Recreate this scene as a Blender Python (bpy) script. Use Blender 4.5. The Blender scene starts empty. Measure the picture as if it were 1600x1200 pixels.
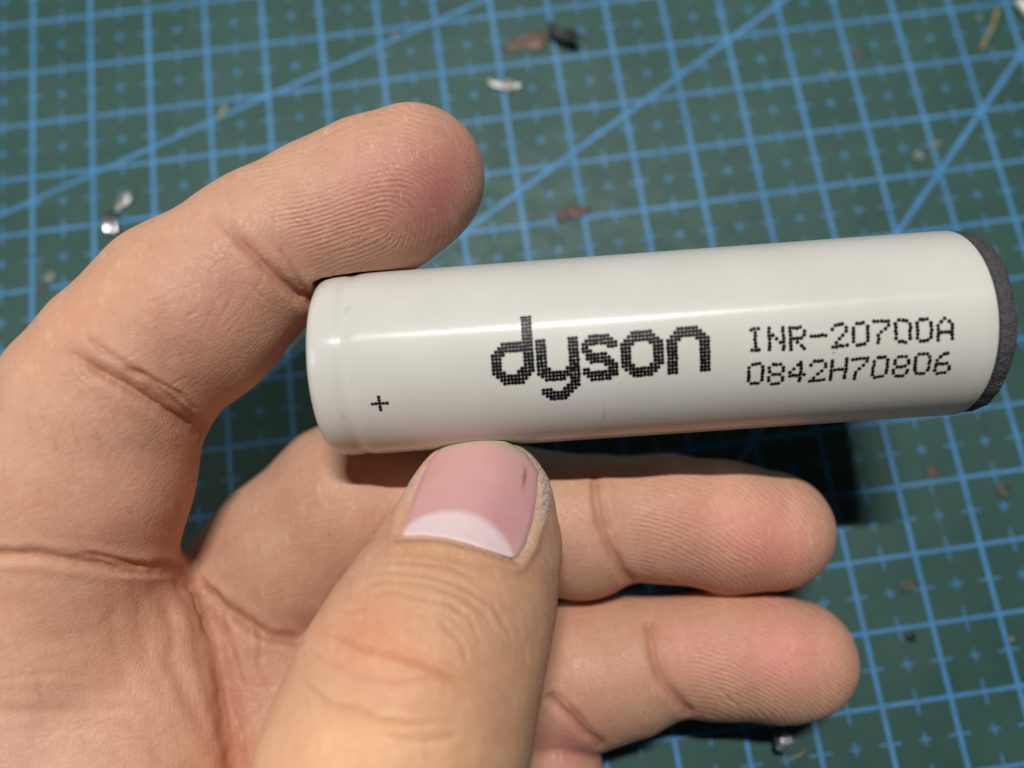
import bpy, bmesh, math, random
import numpy as np
from mathutils import Vector, Matrix
from mathutils.bvhtree import BVHTree
random.seed(4); rng = np.random.default_rng(4)
sc = bpy.context.scene
COL = sc.collection

# ------------------------------------------------------------------ survey frame (mm seen from the lens) and world (m, mat top at z=0)
F = 1170.0
_rv = np.array([-0.222386348929368, -0.012486428128061815, -0.13790788092036507])
_t = np.array([-82.80088332, -53.84634187, 129.38978706])
def _rod(r):
    a = np.linalg.norm(r); k = r/a
    K = np.array([[0,-k[2],k[1]],[k[2],0,-k[0]],[-k[1],k[0],0]])
    return np.eye(3)+math.sin(a)*K+(1-math.cos(a))*K@K
RM = _rod(_rv); S3 = np.diag([1.0,-1.0,-1.0])
def W(c):
    """lens-frame mm -> world m (vectorised)"""
    return ((np.asarray(c, float)-_t) @ RM) @ S3 * 0.001
def WD(d):
    return (np.asarray(d, float) @ RM) @ S3
def U(px, py, z):
    return np.array([(px-800)/F*z, (py-600)/F*z, z], float)
def mat_pt(px, py, h=0.0):
    r = np.array([(px-800)/F, (py-600)/F, 1.0]); n = RM[:,2]
    k = (n@(_t-n*h))/(n@r)
    return W(r*k)

# ------------------------------------------------------------------ camera
cam_d = bpy.data.cameras.new('camera'); cam = bpy.data.objects.new('camera', cam_d); COL.objects.link(cam)
Rw = S3 @ RM.T @ S3
M = Matrix([list(Rw[i])+[0] for i in range(3)]+[[0,0,0,1]])
M.translation = Vector(W([0,0,0])); cam.matrix_world = M
cam_d.sensor_width = 36; cam_d.lens = F/1600*36; cam_d.clip_start = 0.005; cam_d.clip_end = 10
cam_d.dof.use_dof = True; cam_d.dof.focus_distance = 0.082; cam_d.dof.aperture_fstop = 9.6
sc.camera = cam
# ------------------------------------------------------------------ light: dim room, one small bench lamp
w = bpy.data.worlds.new('World'); sc.world = w; w.use_nodes = True
bg = w.node_tree.nodes['Background']; bg.inputs[0].default_value = (0.75,0.86,1.0,1); bg.inputs[1].default_value = 0.018
def area(name, pos, target, sx, sy, power, col, xdir=(1,0,0)):
    l = bpy.data.lights.new(name,'AREA'); l.shape='RECTANGLE'; l.size=sx; l.size_y=sy; l.energy=power; l.color=col
    o = bpy.data.objects.new(name,l); COL.objects.link(o)
    p = Vector(W(pos)); z = (p-Vector(W(target))).normalized(); x = Vector(WD(xdir)); y = z.cross(x).normalized(); x = y.cross(z)
    m = Matrix((x,y,z)).transposed().to_4x4(); m.translation = p; o.matrix_world = m
    return o
area('bench_lamp', (-3,-225,-307), (10,0,90), 0.10, 0.0055, 1.88, (1.0,0.972,0.945))
area('far_room_lamp', (-720,-60,-300), (0,0,90), 0.22, 0.22, 1.9, (1.0,0.97,0.92))
sc.view_settings.view_transform='Standard'; sc.view_settings.look='None'; sc.view_settings.exposure=0.0; sc.view_settings.gamma=1

# ------------------------------------------------------------------ helpers
def lin(r,g,b):
    f=lambda c:(c/255/12.92) if c/255<=.04045 else ((c/255+.055)/1.055)**2.4
    return (f(r),f(g),f(b))
def tag(o, label=None, cat=None, group=None, kind=None):
    for k,v in (('label',label),('category',cat),('group',group),('kind',kind)):
        if v: o[k]=v
    return o
def mesh_obj(name, verts, faces, mat, parent=None, smooth=True, origin=None):
    """verts in world metres"""
    v = np.asarray(verts, float)
    me = bpy.data.meshes.new(name)
    og = np.zeros(3) if origin is None else np.asarray(origin,float)
    if parent is not None and origin is None: og = np.array(parent.location)
    me.from_pydata((v-og).tolist(), [], [tuple(int(i) for i in f) for f in faces])
    if smooth: me.polygons.foreach_set('use_smooth',[True]*len(me.polygons))
    me.materials.append(mat); me.update()
    o = bpy.data.objects.new(name, me); COL.objects.link(o)
    if parent is not None: o.parent = parent      # parents carry only a location
    else: o.location = og
    return o
class NT:
    def __init__(s, name):
        s.m = bpy.data.materials.new(name); s.m.use_nodes=True; s.t=s.m.node_tree; s.b=s.t.nodes['Principled BSDF']
    def n(s, typ, **kw):
        nd = s.t.nodes.new(typ)
        for k,v in kw.items(): setattr(nd,k,v)
        return nd
    def set(s, nd, key, val):
        if hasattr(val,'is_linked') or isinstance(val, bpy.types.NodeSocket): s.t.links.new(val, nd.inputs[key])
        else: nd.inputs[key].default_value = val
    def math(s, op, a, b=None, c=None, clamp=False):
        nd = s.n('ShaderNodeMath', operation=op, use_clamp=clamp)
        s.set(nd,0,a)
        if b is not None: s.set(nd,1,b)
        if c is not None: s.set(nd,2,c)
        return nd.outputs[0]
    def mix(s, f, a, b, typ='MIX'):
        nd = s.n('ShaderNodeMix', data_type='RGBA', blend_type=typ)
        s.set(nd,0,f)
        for k,v in ((6,a),(7,b)):
            if isinstance(v,(tuple,list)): v = tuple(v)+((1,) if len(v)==3 else ())
            s.set(nd,k,v)
        return nd.outputs[2]
    def noise(s, vec, scale, detail=3, rough=.5, out=0, dist=0):
        nd = s.n('ShaderNodeTexNoise'); s.set(nd,'Vector',vec); nd.inputs['Scale'].default_value=scale
        nd.inputs['Detail'].default_value=detail; nd.inputs['Roughness'].default_value=rough; nd.inputs['Distortion'].default_value=dist
        return nd.outputs[out]
    def sstep(s, v, a, b, c=0.0, d=1.0):
        nd = s.n('ShaderNodeMapRange', interpolation_type='SMOOTHSTEP'); s.set(nd,0,v)
        for i,x in enumerate((a,b,c,d)): nd.inputs[i+1].default_value=x
        return nd.outputs[0]
    def bump(s, h, dist, strength=1.0, normal=None):
        nd = s.n('ShaderNodeBump'); s.set(nd,'Height',h); nd.inputs['Distance'].default_value=dist; s.set(nd,'Strength',strength)
        if normal is not None: s.set(nd,'Normal',normal)
        return nd.outputs[0]
    def obj(s): return s.n('ShaderNodeTexCoord').outputs['Object']
    def p(s, **kw):
        for k,v in kw.items():
            k=k.replace('_',' ')
            if isinstance(v,tuple) and len(v)==3 and k in('Base Color',): v=v+(1,)
            s.set(s.b,k,v)
def simple(name, col, rough=.5, metal=0.0, nscale=900, namp=.3, bumpd=0.0001, spec=.5):
    n = NT(name); v = n.obj(); q = n.noise(v,nscale,4,.6)
    n.p(Base_Color=n.mix(n.sstep(q,.3,.7), tuple(c*(1-namp) for c in col), tuple(min(1,c*(1+namp)) for c in col)), Roughness=rough, Metallic=metal, Normal=n.bump(q,bumpd))
    n.b.inputs['Specular IOR Level'].default_value=spec
    return n.m

# ------------------------------------------------------------------ materials
def mat_cutting():
    n = NT('cutting_mat_print'); co = n.obj()
    wob = n.noise(co, 60, 2, .5, out=1)
    sep = n.n('ShaderNodeSeparateXYZ'); n.set(sep,0,co); x,y = sep.outputs[0],sep.outputs[1]
    u = n.math('MULTIPLY',x,100.0); v = n.math('MULTIPLY',y,-100.0)     # centimetres
    def near(a, off):   # distance in mm to nearest (integer + off)
        f = n.math('FRACT', n.math('ADD', a, 50.5-off)); return n.math('MULTIPLY', n.math('ABSOLUTE', n.math('SUBTRACT', f, .5)), 10.0)
    u0,v0,uh,vh = near(u,0),near(v,0),near(u,.5),near(v,.5)
    def band(d, w, e=.07): return n.sstep(d, w-e, w+e, 1.0, 0.0)
    ln = n.math('MAXIMUM', band(u0,.34), band(v0,.28))
    tu = n.math('MULTIPLY', band(uh,.17), n.math('MAXIMUM', band(v0,1.7,.2), band(vh,.85,.15)))
    tv = n.math('MULTIPLY', band(vh,.17), n.math('MAXIMUM', band(u0,1.6,.2), band(uh,.85,.15)))
    def diag(a,b,c,w):  # |a u + b v - c| cm
        q = n.math('SUBTRACT', n.math('ADD', n.math('MULTIPLY',u,a), n.math('MULTIPLY',v,b)), c)
        return band(n.math('MULTIPLY', n.math('ABSOLUTE', q), 10.0/math.hypot(a,b)), w)
    dg = n.math('MAXIMUM', n.math('MAXIMUM', diag(.352,1,2.43,.31), diag(.583,1,8.06,.37)), diag(1,1,19,.37))
    tick = n.math('MAXIMUM', tu, tv)
    wear = n.sstep(n.noise(co,420,5,.7), .30,.52, .55,1.0)
    wear2 = n.sstep(n.noise(co,2600,2,.6), .30,.55, .75,1.0)
    ink = n.math('MULTIPLY', n.math('MAXIMUM', n.math('MAXIMUM', ln, dg), n.math('MULTIPLY', tick, .8)), n.math('MULTIPLY', wear, wear2))
    big = n.sstep(n.noise(co,45,4,.6),.3,.7)
    base = n.mix(big, (.020,.076,.063), (.034,.101,.085))
    grain = n.sstep(n.noise(co,3500,2,.7),.35,.75)
    base = n.mix(n.math('MULTIPLY',grain,.35), base, (.065,.13,.105))
    # knife scratches and dust
    sc1 = n.n('ShaderNodeMapping'); n.set(sc1,0,co); sc1.inputs['Rotation'].default_value=(0,0,.6); sc1.inputs['Scale'].default_value=(1,.03,1)
    scr = n.sstep(n.noise(sc1.outputs[0],900,2,.4), .70,.74)
    base = n.mix(n.math('MULTIPLY',scr,.5), base, (.11,.18,.16))
    sc2 = n.n('ShaderNodeMapping'); n.set(sc2,0,co); sc2.inputs['Rotation'].default_value=(0,0,-.9); sc2.inputs['Scale'].default_value=(1,.02,1)
    cutl = n.sstep(n.noise(sc2.outputs[0],700,2,.4), .71,.735)
    base = n.mix(n.math('MULTIPLY',cutl,.5), base, (.010,.030,.024))
    stain = n.sstep(n.noise(co,120,5,.65), .60,.74)
    base = n.mix(n.math('MULTIPLY',stain,.30), base, (.085,.085,.065))
    vor = n.n('ShaderNodeTexVoronoi'); n.set(vor,'Vector',co); vor.inputs['Scale'].default_value=260; vor.inputs['Randomness'].default_value=1
    spot = n.sstep(vor.outputs['Distance'], .03,.075, 1,0)
    wn = n.n('ShaderNodeTexWhiteNoise'); n.set(wn,0,vor.outputs['Color']); keep = n.math('GREATER_THAN', wn.outputs[0], .86)
    blue = n.mix(n.sstep(n.noise(co,70,3),.3,.7), (.062,.25,.52), (.088,.31,.61))
    col = n.mix(ink, base, blue)
    col = n.mix(n.math('MULTIPLY', n.math('MULTIPLY',spot,keep), .45), col, (.30,.36,.33))
    hgt = n.math('ADD', n.math('MULTIPLY', n.noise(co,2200,3,.6), 1.0), n.math('MULTIPLY', scr, -1.5))
    n.p(Base_Color=col, Roughness=n.sstep(n.noise(co,300,3),.3,.7,.50,.62), Normal=n.bump(hgt, .00006))
    n.b.inputs['Specular IOR Level'].default_value=.42
    return n.m

def mat_skin():
    n = NT('skin'); co = n.obj()
    ca = n.n('ShaderNodeAttribute', attribute_name='skin_tone'); ph = n.n('ShaderNodeAttribute', attribute_name='ridge_phase'); mk = n.n('ShaderNodeAttribute', attribute_name='ridge_mask')
    dor = n.n('ShaderNodeAttribute', attribute_name='dry_skin')
    mott = n.sstep(n.noise(co,230,4,.6),.3,.7)
    c = n.mix(.50, ca.outputs['Color'], n.mix(mott,(.90,.78,.76),(1.0,1.0,.98)), 'MULTIPLY')
    mott2 = n.sstep(n.noise(co,900,3,.6),.35,.7)
    c = n.mix(.22, c, n.mix(mott2,(.80,.62,.58),(1,1,1)), 'MULTIPLY')
    rid = n.math('SINE', n.math('ADD', ph.outputs['Fac'], n.math('MULTIPLY', n.noise(co,420,2), 3.4)))
    brk = n.sstep(n.noise(co,1500,2),.30,.60,.35,1)
    rid = n.math('MULTIPLY', n.math('MULTIPLY', rid, mk.outputs['Fac']), brk)
    c = n.mix(n.math('MULTIPLY', n.sstep(rid,-.2,-1.0), .17), c, (.42,.20,.13))
    # cross-hatched micro relief: two stretched wave systems and cells
    def lines(rot, sx, sy, scale):
        mp = n.n('ShaderNodeMapping'); n.set(mp,0,co); mp.inputs['Rotation'].default_value=rot; mp.inputs['Scale'].default_value=(sx,sy,sy)
        return n.noise(mp.outputs[0],scale,3,.6)
    l1 = lines((.2,.3,.75), 1,.16, 1900); l2 = lines((.1,-.2,-.35), .18,1,1700)
    vo = n.n('ShaderNodeTexVoronoi', feature='DISTANCE_TO_EDGE'); n.set(vo,'Vector',co); vo.inputs['Scale'].default_value=1900
    cell = n.sstep(vo.outputs[0],0,.22)
    h = n.math('ADD', n.math('MULTIPLY', n.math('ADD',l1,l2), .9), n.math('MULTIPLY', cell, .28))
    h = n.math('ADD', h, n.math('MULTIPLY', n.noise(co,5200,2,.6), .5))
    nb = n.bump(h, .000060)
    nb = n.bump(rid, .000030, 1.0, nb)
    nb = n.bump(n.math('MULTIPLY', n.noise(co,2600,5,.75), dor.outputs['Fac']), .00035, 1.0, nb)
    c = n.mix(n.math('MULTIPLY', n.sstep(n.noise(co,2300,5,.75),.40,.58), dor.outputs['Fac'],clamp=True), c, (.74,.71,.64))
    c = n.mix(n.math('MULTIPLY', n.sstep(n.noise(co,3100,5,.75),.60,.70), dor.outputs['Fac'],clamp=True), c, (.20,.15,.11))
    st = n.math('MULTIPLY', n.sstep(lines((.1,.2,.5),1,.22,1300),.58,.70), n.sstep(n.noise(co,260,3),.40,.62))
    c = n.mix(n.math('MULTIPLY',st,.30), c, (.86,.62,.46))  # pale streaks put specular flecks into the skin colour
    st2 = n.math('MULTIPLY', n.sstep(lines((.3,-.2,-.7),1,.18,1500),.60,.70), n.sstep(n.noise(co,210,3),.42,.6))
    c = n.mix(n.math('MULTIPLY',st2,.22), c, (.34,.17,.11))
    vs = n.n('ShaderNodeTexVoronoi'); n.set(vs,'Vector',co); vs.inputs['Scale'].default_value=330
    wk = n.n('ShaderNodeTexWhiteNoise'); n.set(wk,0,vs.outputs['Color'])
    c = n.mix(n.math('MULTIPLY', n.math('MULTIPLY', n.sstep(vs.outputs['Distance'],.02,.06,1,0), n.math('GREATER_THAN',wk.outputs[0],.90)), .7), c, (.06,.03,.03))
    n.p(Base_Color=c, Roughness=n.sstep(n.noise(co,3200,3,.6),.32,.60,.34,.62), Normal=nb)
    b=n.b.inputs; b['Subsurface Weight'].default_value=.22; b['Subsurface Radius'].default_value=(1,.35,.2); b['Subsurface Scale'].default_value=.0013
    b['Specular IOR Level'].default_value=.34
    return n.m

def mat_nail():
    n = NT('fingernail_plate'); co=n.obj(); ca = n.n('ShaderNodeAttribute', attribute_name='skin_tone')
    q = n.noise(co,500,3,.5)
    c = n.mix(.25, ca.outputs['Color'], n.mix(n.sstep(q,.3,.7),(.9,.82,.84),(1,1,1)),'MULTIPLY')
    mp = n.n('ShaderNodeMapping'); n.set(mp,0,co); mp.inputs['Rotation'].default_value=(0,0,.2); mp.inputs['Scale'].default_value=(1,.05,1)
    n.p(Base_Color=c, Roughness=.36, Normal=n.bump(n.noise(mp.outputs[0],1500,2),.00003))
    b=n.b.inputs; b['Subsurface Weight'].default_value=.25; b['Subsurface Radius'].default_value=(1,.5,.4); b['Subsurface Scale'].default_value=.001
    return n.m

def mat_sleeve():
    n = NT('glossy_cream_sleeve'); co=n.obj()
    big = n.sstep(n.noise(co,70,3),.3,.7)
    c = n.mix(big,(.665,.642,.575),(.71,.688,.62))
    vor = n.n('ShaderNodeTexVoronoi'); n.set(vor,'Vector',co); vor.inputs['Scale'].default_value=230
    spot = n.sstep(vor.outputs['Distance'], .02,.05, 1,0); wn=n.n('ShaderNodeTexWhiteNoise'); n.set(wn,0,vor.outputs['Color'])
    c = n.mix(n.math('MULTIPLY', n.math('MULTIPLY',spot,n.math('GREATER_THAN',wn.outputs[0],.8)),.6), c, (.22,.20,.16))
    smg = n.sstep(n.noise(co,160,4,.7),.58,.75)
    c = n.mix(n.math('MULTIPLY',smg,.12), c, (.40,.37,.31))
    sx = n.n('ShaderNodeSeparateXYZ'); n.set(sx,0,co)
    e1 = n.math('MULTIPLY', n.sstep(sx.outputs[0],.0026,.0034), n.sstep(sx.outputs[0],.0046,.0054,1,0))
    gm = n.n('ShaderNodeMapping'); n.set(gm,0,co); gm.inputs['Scale'].default_value=(1,.45,.45)
    c = n.mix(n.math('MULTIPLY', n.math('MULTIPLY', e1, n.sstep(n.noise(gm.outputs[0],900,3,.6),.58,.76)), .30), c, (.38,.36,.32))
    n.p(Base_Color=c, Roughness=n.sstep(n.noise(co,400,3),.3,.7,.21,.27), Normal=n.bump(n.noise(co,900,2),.000008))
    b=n.b.inputs; b['Specular IOR Level'].default_value=.17; b['Coat Weight'].default_value=.45; b['Coat Roughness'].default_value=.42; b['Coat IOR'].default_value=1.4; b['Coat Tint'].default_value=(.92,.96,1,1); b['Anisotropic'].default_value=.88; b['Anisotropic Rotation'].default_value=.25
    tg = n.n('ShaderNodeTangent', direction_type='RADIAL', axis='X'); n.set(n.b,'Tangent',tg.outputs[0])
    b['Subsurface Weight'].default_value=.0
    return n.m
def mat_foam():
    n = NT('dark_grey_foam'); co=n.obj()
    vo = n.n('ShaderNodeTexVoronoi'); n.set(vo,'Vector',co); vo.inputs['Scale'].default_value=3800
    q = n.noise(co,2400,4,.7)
    c = n.mix(n.sstep(vo.outputs[0],.1,.6),(.028,.027,.030),(.075,.072,.078))
    v2 = n.n('ShaderNodeTexVoronoi'); n.set(v2,'Vector',co); v2.inputs['Scale'].default_value=900
    wn=n.n('ShaderNodeTexWhiteNoise'); n.set(wn,0,v2.outputs['Color'])
    c = n.mix(n.math('MULTIPLY', n.sstep(v2.outputs['Distance'],.04,.09,1,0), n.math('GREATER_THAN',wn.outputs[0],.7)), c, (.5,.5,.5))
    n.p(Base_Color=c, Roughness=.9, Normal=n.bump(n.math('ADD',vo.outputs[0],q),.00012))
    return n.m
M_mat = mat_cutting(); M_skin = mat_skin(); M_nail = mat_nail(); M_sleeve = mat_sleeve(); M_foam = mat_foam()
M_ink = simple('black_print_ink',(.004,.0035,.004),.42,0,900,.2,.00001,.35)
M_steel = simple('bright_steel',(.60,.60,.60),.28,1.0,500,.2,.0001)
M_solder = simple('dull_solder',(.74,.74,.78),.42,1.0,1100,.3,.0006)
M_desk = simple('desk_wood',(.22,.15,.10),.5)
M_char = simple('charred_black_crumb',(.020,.014,.014),.45,0,900,.5,.0004)
M_resin = simple('brown_flux_residue',(.15,.09,.065),.45,0,700,.5,.0003)
M_resin2 = simple('dull_tan_residue',(.085,.095,.072),.6,0,700,.4,.0003)
M_flake = simple('pale_silver_flake',(.46,.48,.45),.35,.6,900,.3,.0003)
M_dust = simple('dull_dust',(.20,.25,.22),.6,0,900,.4,.0003)
M_straw = simple('yellowish_fibre',(.30,.25,.10),.5,0,900,.3,.0001)
M_white = simple('white_insulation',(.75,.74,.70),.35,0,700,.15,.0001)

# ------------------------------------------------------------------ setting: desk and cutting mat
def box(name, lo, hi, mat, origin=None, bev=None, parent=None):
    bm = bmesh.new(); bmesh.ops.create_cube(bm,size=1)
    for v in bm.verts: v.co = Vector([lo[i]+(v.co[i]+.5)*(hi[i]-lo[i]) for i in range(3)])
    if bev: bmesh.ops.bevel(bm,geom=list(bm.edges),offset=bev,segments=3,affect='EDGES')
    vs=[tuple(v.co) for v in bm.verts]; fs=[[v.index for v in f.verts] for f in bm.faces]; bm.free()
    return mesh_obj(name,vs,fs,mat,smooth=False,origin=origin,parent=parent)
tag(box('desk_surface',(-.6,-.6,-.023),(.8,.5,-.003),M_desk,origin=(0,0,-.023)),kind='structure')
cm = box('cutting_mat',(-.12,-.20,-.003),(.33,.10,0),M_mat,origin=(0,0,0),bev=.0007)
tag(cm,'green self-healing cutting mat printed with a blue centimetre grid, under the hand','cutting mat')

# ------------------------------------------------------------------ battery cell
B0 = np.array([-21.089,-2.002,86.521]); BA = np.array([.99727138,-.06901745,-.02619908]); BR = 10.35; BL = 70.0
BA /= np.linalg.norm(BA)
BY = np.cross(np.array([0,0,-1.0]), BA); BY /= np.linalg.norm(BY)   # frame: v0 faces the lens
BN = np.cross(BA, BY)                                               # roughly toward the lens
if BN[2] > 0: BN = -BN
BT = np.cross(BN, BA)
if BT[1] < 0: BT = -BT                                              # image-down
def bpt(s, th, r):  # th=0 toward lens, positive = image-down
    s=np.asarray(s,float)[...,None]; th=np.asarray(th,float)[...,None]; r=np.asarray(r,float)[...,None]
    return B0+BA*s+(BN*np.cos(th)+BT*np.sin(th))*r
# the battery frame as an object rotation so that its own X axis is the cell's axis
Rb = np.stack([WD(BA),WD(BT),np.cross(WD(BA),WD(BT))],1)
batt = bpy.data.objects.new('battery_cell',None); COL.objects.link(batt)
mb = Matrix([list(Rb[i])+[0] for i in range(3)]+[[0,0,0,1]]); mb.translation=Vector(W(B0)); batt.matrix_world=mb; batt.empty_display_size=.005
tag(batt,'cream cylindrical battery cell with black dotted print, held between thumb and fingers','battery')
def batt_part(name, vcam, faces, mat, smooth=True, parent=None):
    v = (W(vcam)-W(B0)) @ Rb
    me = bpy.data.meshes.new(name); me.from_pydata(v.tolist(),[],[tuple(int(i) for i in f) for f in faces])
    if smooth: me.polygons.foreach_set('use_smooth',[True]*len(me.polygons))
    me.materials.append(mat); me.update()
    o = bpy.data.objects.new(name,me); COL.objects.link(o); o.parent = parent or batt
    return o
def lathe(prof, n=192, jit=None):
    prof=np.array(prof,float); m=len(prof); th=np.linspace(0,2*np.pi,n,endpoint=False)
    s=np.repeat(prof[:,0],n); r=np.repeat(prof[:,1],n); T=np.tile(th,m)
    if jit: s,r=jit(s,r,T)
    v=bpt(s,T,r); f=[]
    for i in range(m-1):
        for j in range(n):
            k=(j+1)%n; f.append((i*n+j,(i+1)*n+j,(i+1)*n+k,i*n+k))
    return v,f
prof=[(.25,6.6),(.06,7.4),(.0,8.3),(.03,8.8),(.14,9.3),(.38,9.72),(.75,10.02),(1.2,10.2),(1.7,10.30),(2.3,10.34),(2.9,10.33),(3.3,10.30),(3.65,10.21),(4.0,10.18),(4.35,10.22),(4.7,10.30),(5.1,10.34),(5.6,10.35)]
prof+=[(6+i*1.6,10.35) for i in range(40)]+[(69.75,10.35),(69.9,10.31),(69.98,10.2),(70.0,10.0),(70.02,8.6)]
def wrapjit(s,r,T):
    near=np.exp(-((s-4)/4.0)**2)
    return s, r+near*.055*np.sin(T*5+1.2)*np.cos(T*3+s*.4)
v,f=lathe(prof,224,wrapjit); batt_part('sleeve',v,f,M_sleeve)
v,f=lathe([(.35,.01),(.35,5.2),(.4,5.4),(.9,5.6),(.95,9.4),(1.5,9.9)],96); batt_part('terminal_cap',v,f,M_steel)
def fj(s,r,T): return s, r+np.where(r>5,.06*np.sin(T*7)+.04*np.sin(T*23+1)+rng.normal(0,.02,len(r)),0)
v,f=lathe([(70.05,.01),(70.12,9.0),(70.16,9.85),(70.3,10.08),(70.9,10.12),(71.5,10.1),(71.85,9.98),(71.98,9.7),(72.0,6.0),(72.0,.01)],256,fj); batt_part('foam_pad',v,f,M_foam)
# --- dot-matrix print
def surf(px,py):
    r=np.array([(px-800)/F,(py-600)/F,1.0]); d=r-(r@BA)*BA; o=-B0+(B0@BA)*BA
    a=d@d; b=2*d@o; c=o@o-BR**2; k=(-b-math.sqrt(b*b-4*a*c))/(2*a); P=r*k-B0
    s=P@BA; q=P-s*BA; return s, math.atan2(q@BT,q@BN)
def dots(name, pts, rad, mat=M_ink):
    """pts: (s, theta) -> slightly domed ink dots lying on the sleeve"""
    V=[];Fc=[]; n=10
    for (s,t) in pts:
        rr=rad*random.uniform(.94,1.06); b=len(V)
        V.append((s,t,BR+.018))
        for k in range(n):
            a=2*math.pi*k/n; V.append((s+rr*.8*math.cos(a),t+rr*.8*math.sin(a)/BR,BR+.016))
        for k in range(n):
            a=2*math.pi*k/n; V.append((s+rr*math.cos(a),t+rr*math.sin(a)/BR,BR+.003))
        for k in range(n):
            q=(k+1)%n; Fc.append((b,b+1+q,b+1+k)); Fc.append((b+1+k,b+1+q,b+1+n+q,b+1+n+k))
    V=np.array(V); return batt_part(name,bpt(V[:,0],V[:,1],V[:,2]),Fc,mat)
def bitmap(rows, s0, t0, ps, pt, skew=0.0, jit=.02, r0=0):
    out=[]
    for i,row in enumerate(rows):
        for j,ch in enumerate(row):
            if ch=='X': out.append((s0+j*ps+random.gauss(0,jit), t0+((i-r0)*pt+j*skew+random.gauss(0,jit))/BR))
    return out
BIG={'d':(0,-7,['.........XXX']*7+['...XXXXXXXXX','..XXXXXXXXXX','.XXXXXXXXXXX','XXXX.....XXX','XXX......XXX','XXX......XXX','XXX......XXX','XXX.....XXXX','XXXX...XXXXX','.XXXXXXXXXX.','..XXXXXXXX..','...XXXXXX...']),
'y':(12.6,0,['XXX......XXX']*8+['XXXX....XXXX','XXXXXXXXXXXX','.XXXXXXXXXXX','..XXXXXX.XXX','.........XXX','........XXXX','.XXX...XXXX.','.XXXXXXXXX..','..XXXXXXX...','...XXXXX....']),
's':(25.3,0,['..XXXXXX..','.XXXXXXXX.','XXXXXXXXXX','XX.....XXX','XXX.......','.XXXXXX...','.XXXXXXX..','..XXXXXXX.','......XXXX','XX.....XXX','XXXXXXXXXX','.XXXXXXXXX','..XXXXXX..']),
'o':(36.0,0,['...XXXXXX...','..XXXXXXXX..','.XXXXXXXXXX.','XXXX....XXXX']+['XXX......XXX']*5+['XXXX....XXXX','.XXXXXXXXXX.','..XXXXXXXX..','...XXXXXX...']),
'n':(48.8,0,['...XXXXXX...','..XXXXXXXX..','.XXXXXXXXXX.','XXXX....XXXX']+['XXX......XXX']*9)}
sa,ta=surf(769.3,556.5)     # leftmost dot, third row of the bowl of the d
sb,tb=surf(1107.5,577.5)    # last dot of the n, bottom row
P_S=(sb-sa)/(48.8+11); P_T=.368
sk=((tb-ta)*BR-(12-3.0)*P_T)/(48.8+11)
pts=[]
for ch,(off,r0,rows) in BIG.items():
    pts+=bitmap(rows,sa+off*P_S,ta+(off*sk)/BR,P_S,P_T,sk,.018,r0=3-r0)
dots('logo_print',pts,.222)
F57={'0':['.XXX.','X...X','X...X','X...X','X...X','X...X','.XXX.'],'8':['.XXX.','X...X','X...X','.XXX.','X...X','X...X','.XXX.'],
'4':['...X.','..XX.','.X.X.','X..X.','XXXXX','...X.','...X.'],'2':['.XXX.','X...X','....X','...X.','..X..','.X...','XXXXX'],
'H':['X...X','X...X','X...X','XXXXX','X...X','X...X','X...X'],'7':['XXXXX','....X','...X.','..X..','.X...','.X...','.X...'],
'6':['..XX.','.X...','X....','XXXX.','X...X','X...X','.XXX.'],'I':['.XXX.','..X..','..X..','..X..','..X..','..X..','.XXX.'],
'N':['X...X','X...X','XX..X','X.X.X','X..XX','X...X','X...X'],'R':['XXXX.','X...X','X...X','XXXX.','X.X..','X..X.','X...X'],
'-':['.....','.....','.....','XXXXX','.....','.....','.....'],'A':['..X..','.X.X.','X...X','X...X','XXXXX','X...X','X...X']}
for name,txt,a,b in (('model_print','INR-20700A',(1180.4,531.3),(1477.3,513.4)),('serial_print','0842H70806',(1180.4,587.0),(1473.7,566.9))):
    s0,t0=surf(*a); s1,t1=surf(*b); ps=(s1-s0)/54; sk=(t1-t0)*BR/54; pts=[]
    for i,ch in enumerate(txt):
        jj=random.gauss(0,.05)
        pts+=bitmap(F57[ch],s0+(i*6-2)*ps,t0+((i*6-2)*sk+jj)/BR,ps,.357,sk+random.gauss(0,.01),.028,r0=3)
    dots(name,pts,.220)
s0,t0=surf(593.3,630.9)
dots('plus_mark',bitmap(['..X..','..X..','XXXXX','..X..','..X..'],s0-.74,t0,.37,.37,-.005,.02,r0=2),.215)
# faint yellow-green scuff under the lettering
s0,t0=surf(944,645); M_scuff=simple('yellow_scuff',(.42,.38,.14),.5,0,900,.3,.00001)
dots('scuff_mark',[(s0+random.gauss(0,.05)+(.35 if i%9==4 else 0)*random.uniform(-1,1),t0+(i-14)*.13/BR) for i in range(28) if random.random()<.55],.055,M_scuff)

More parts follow.
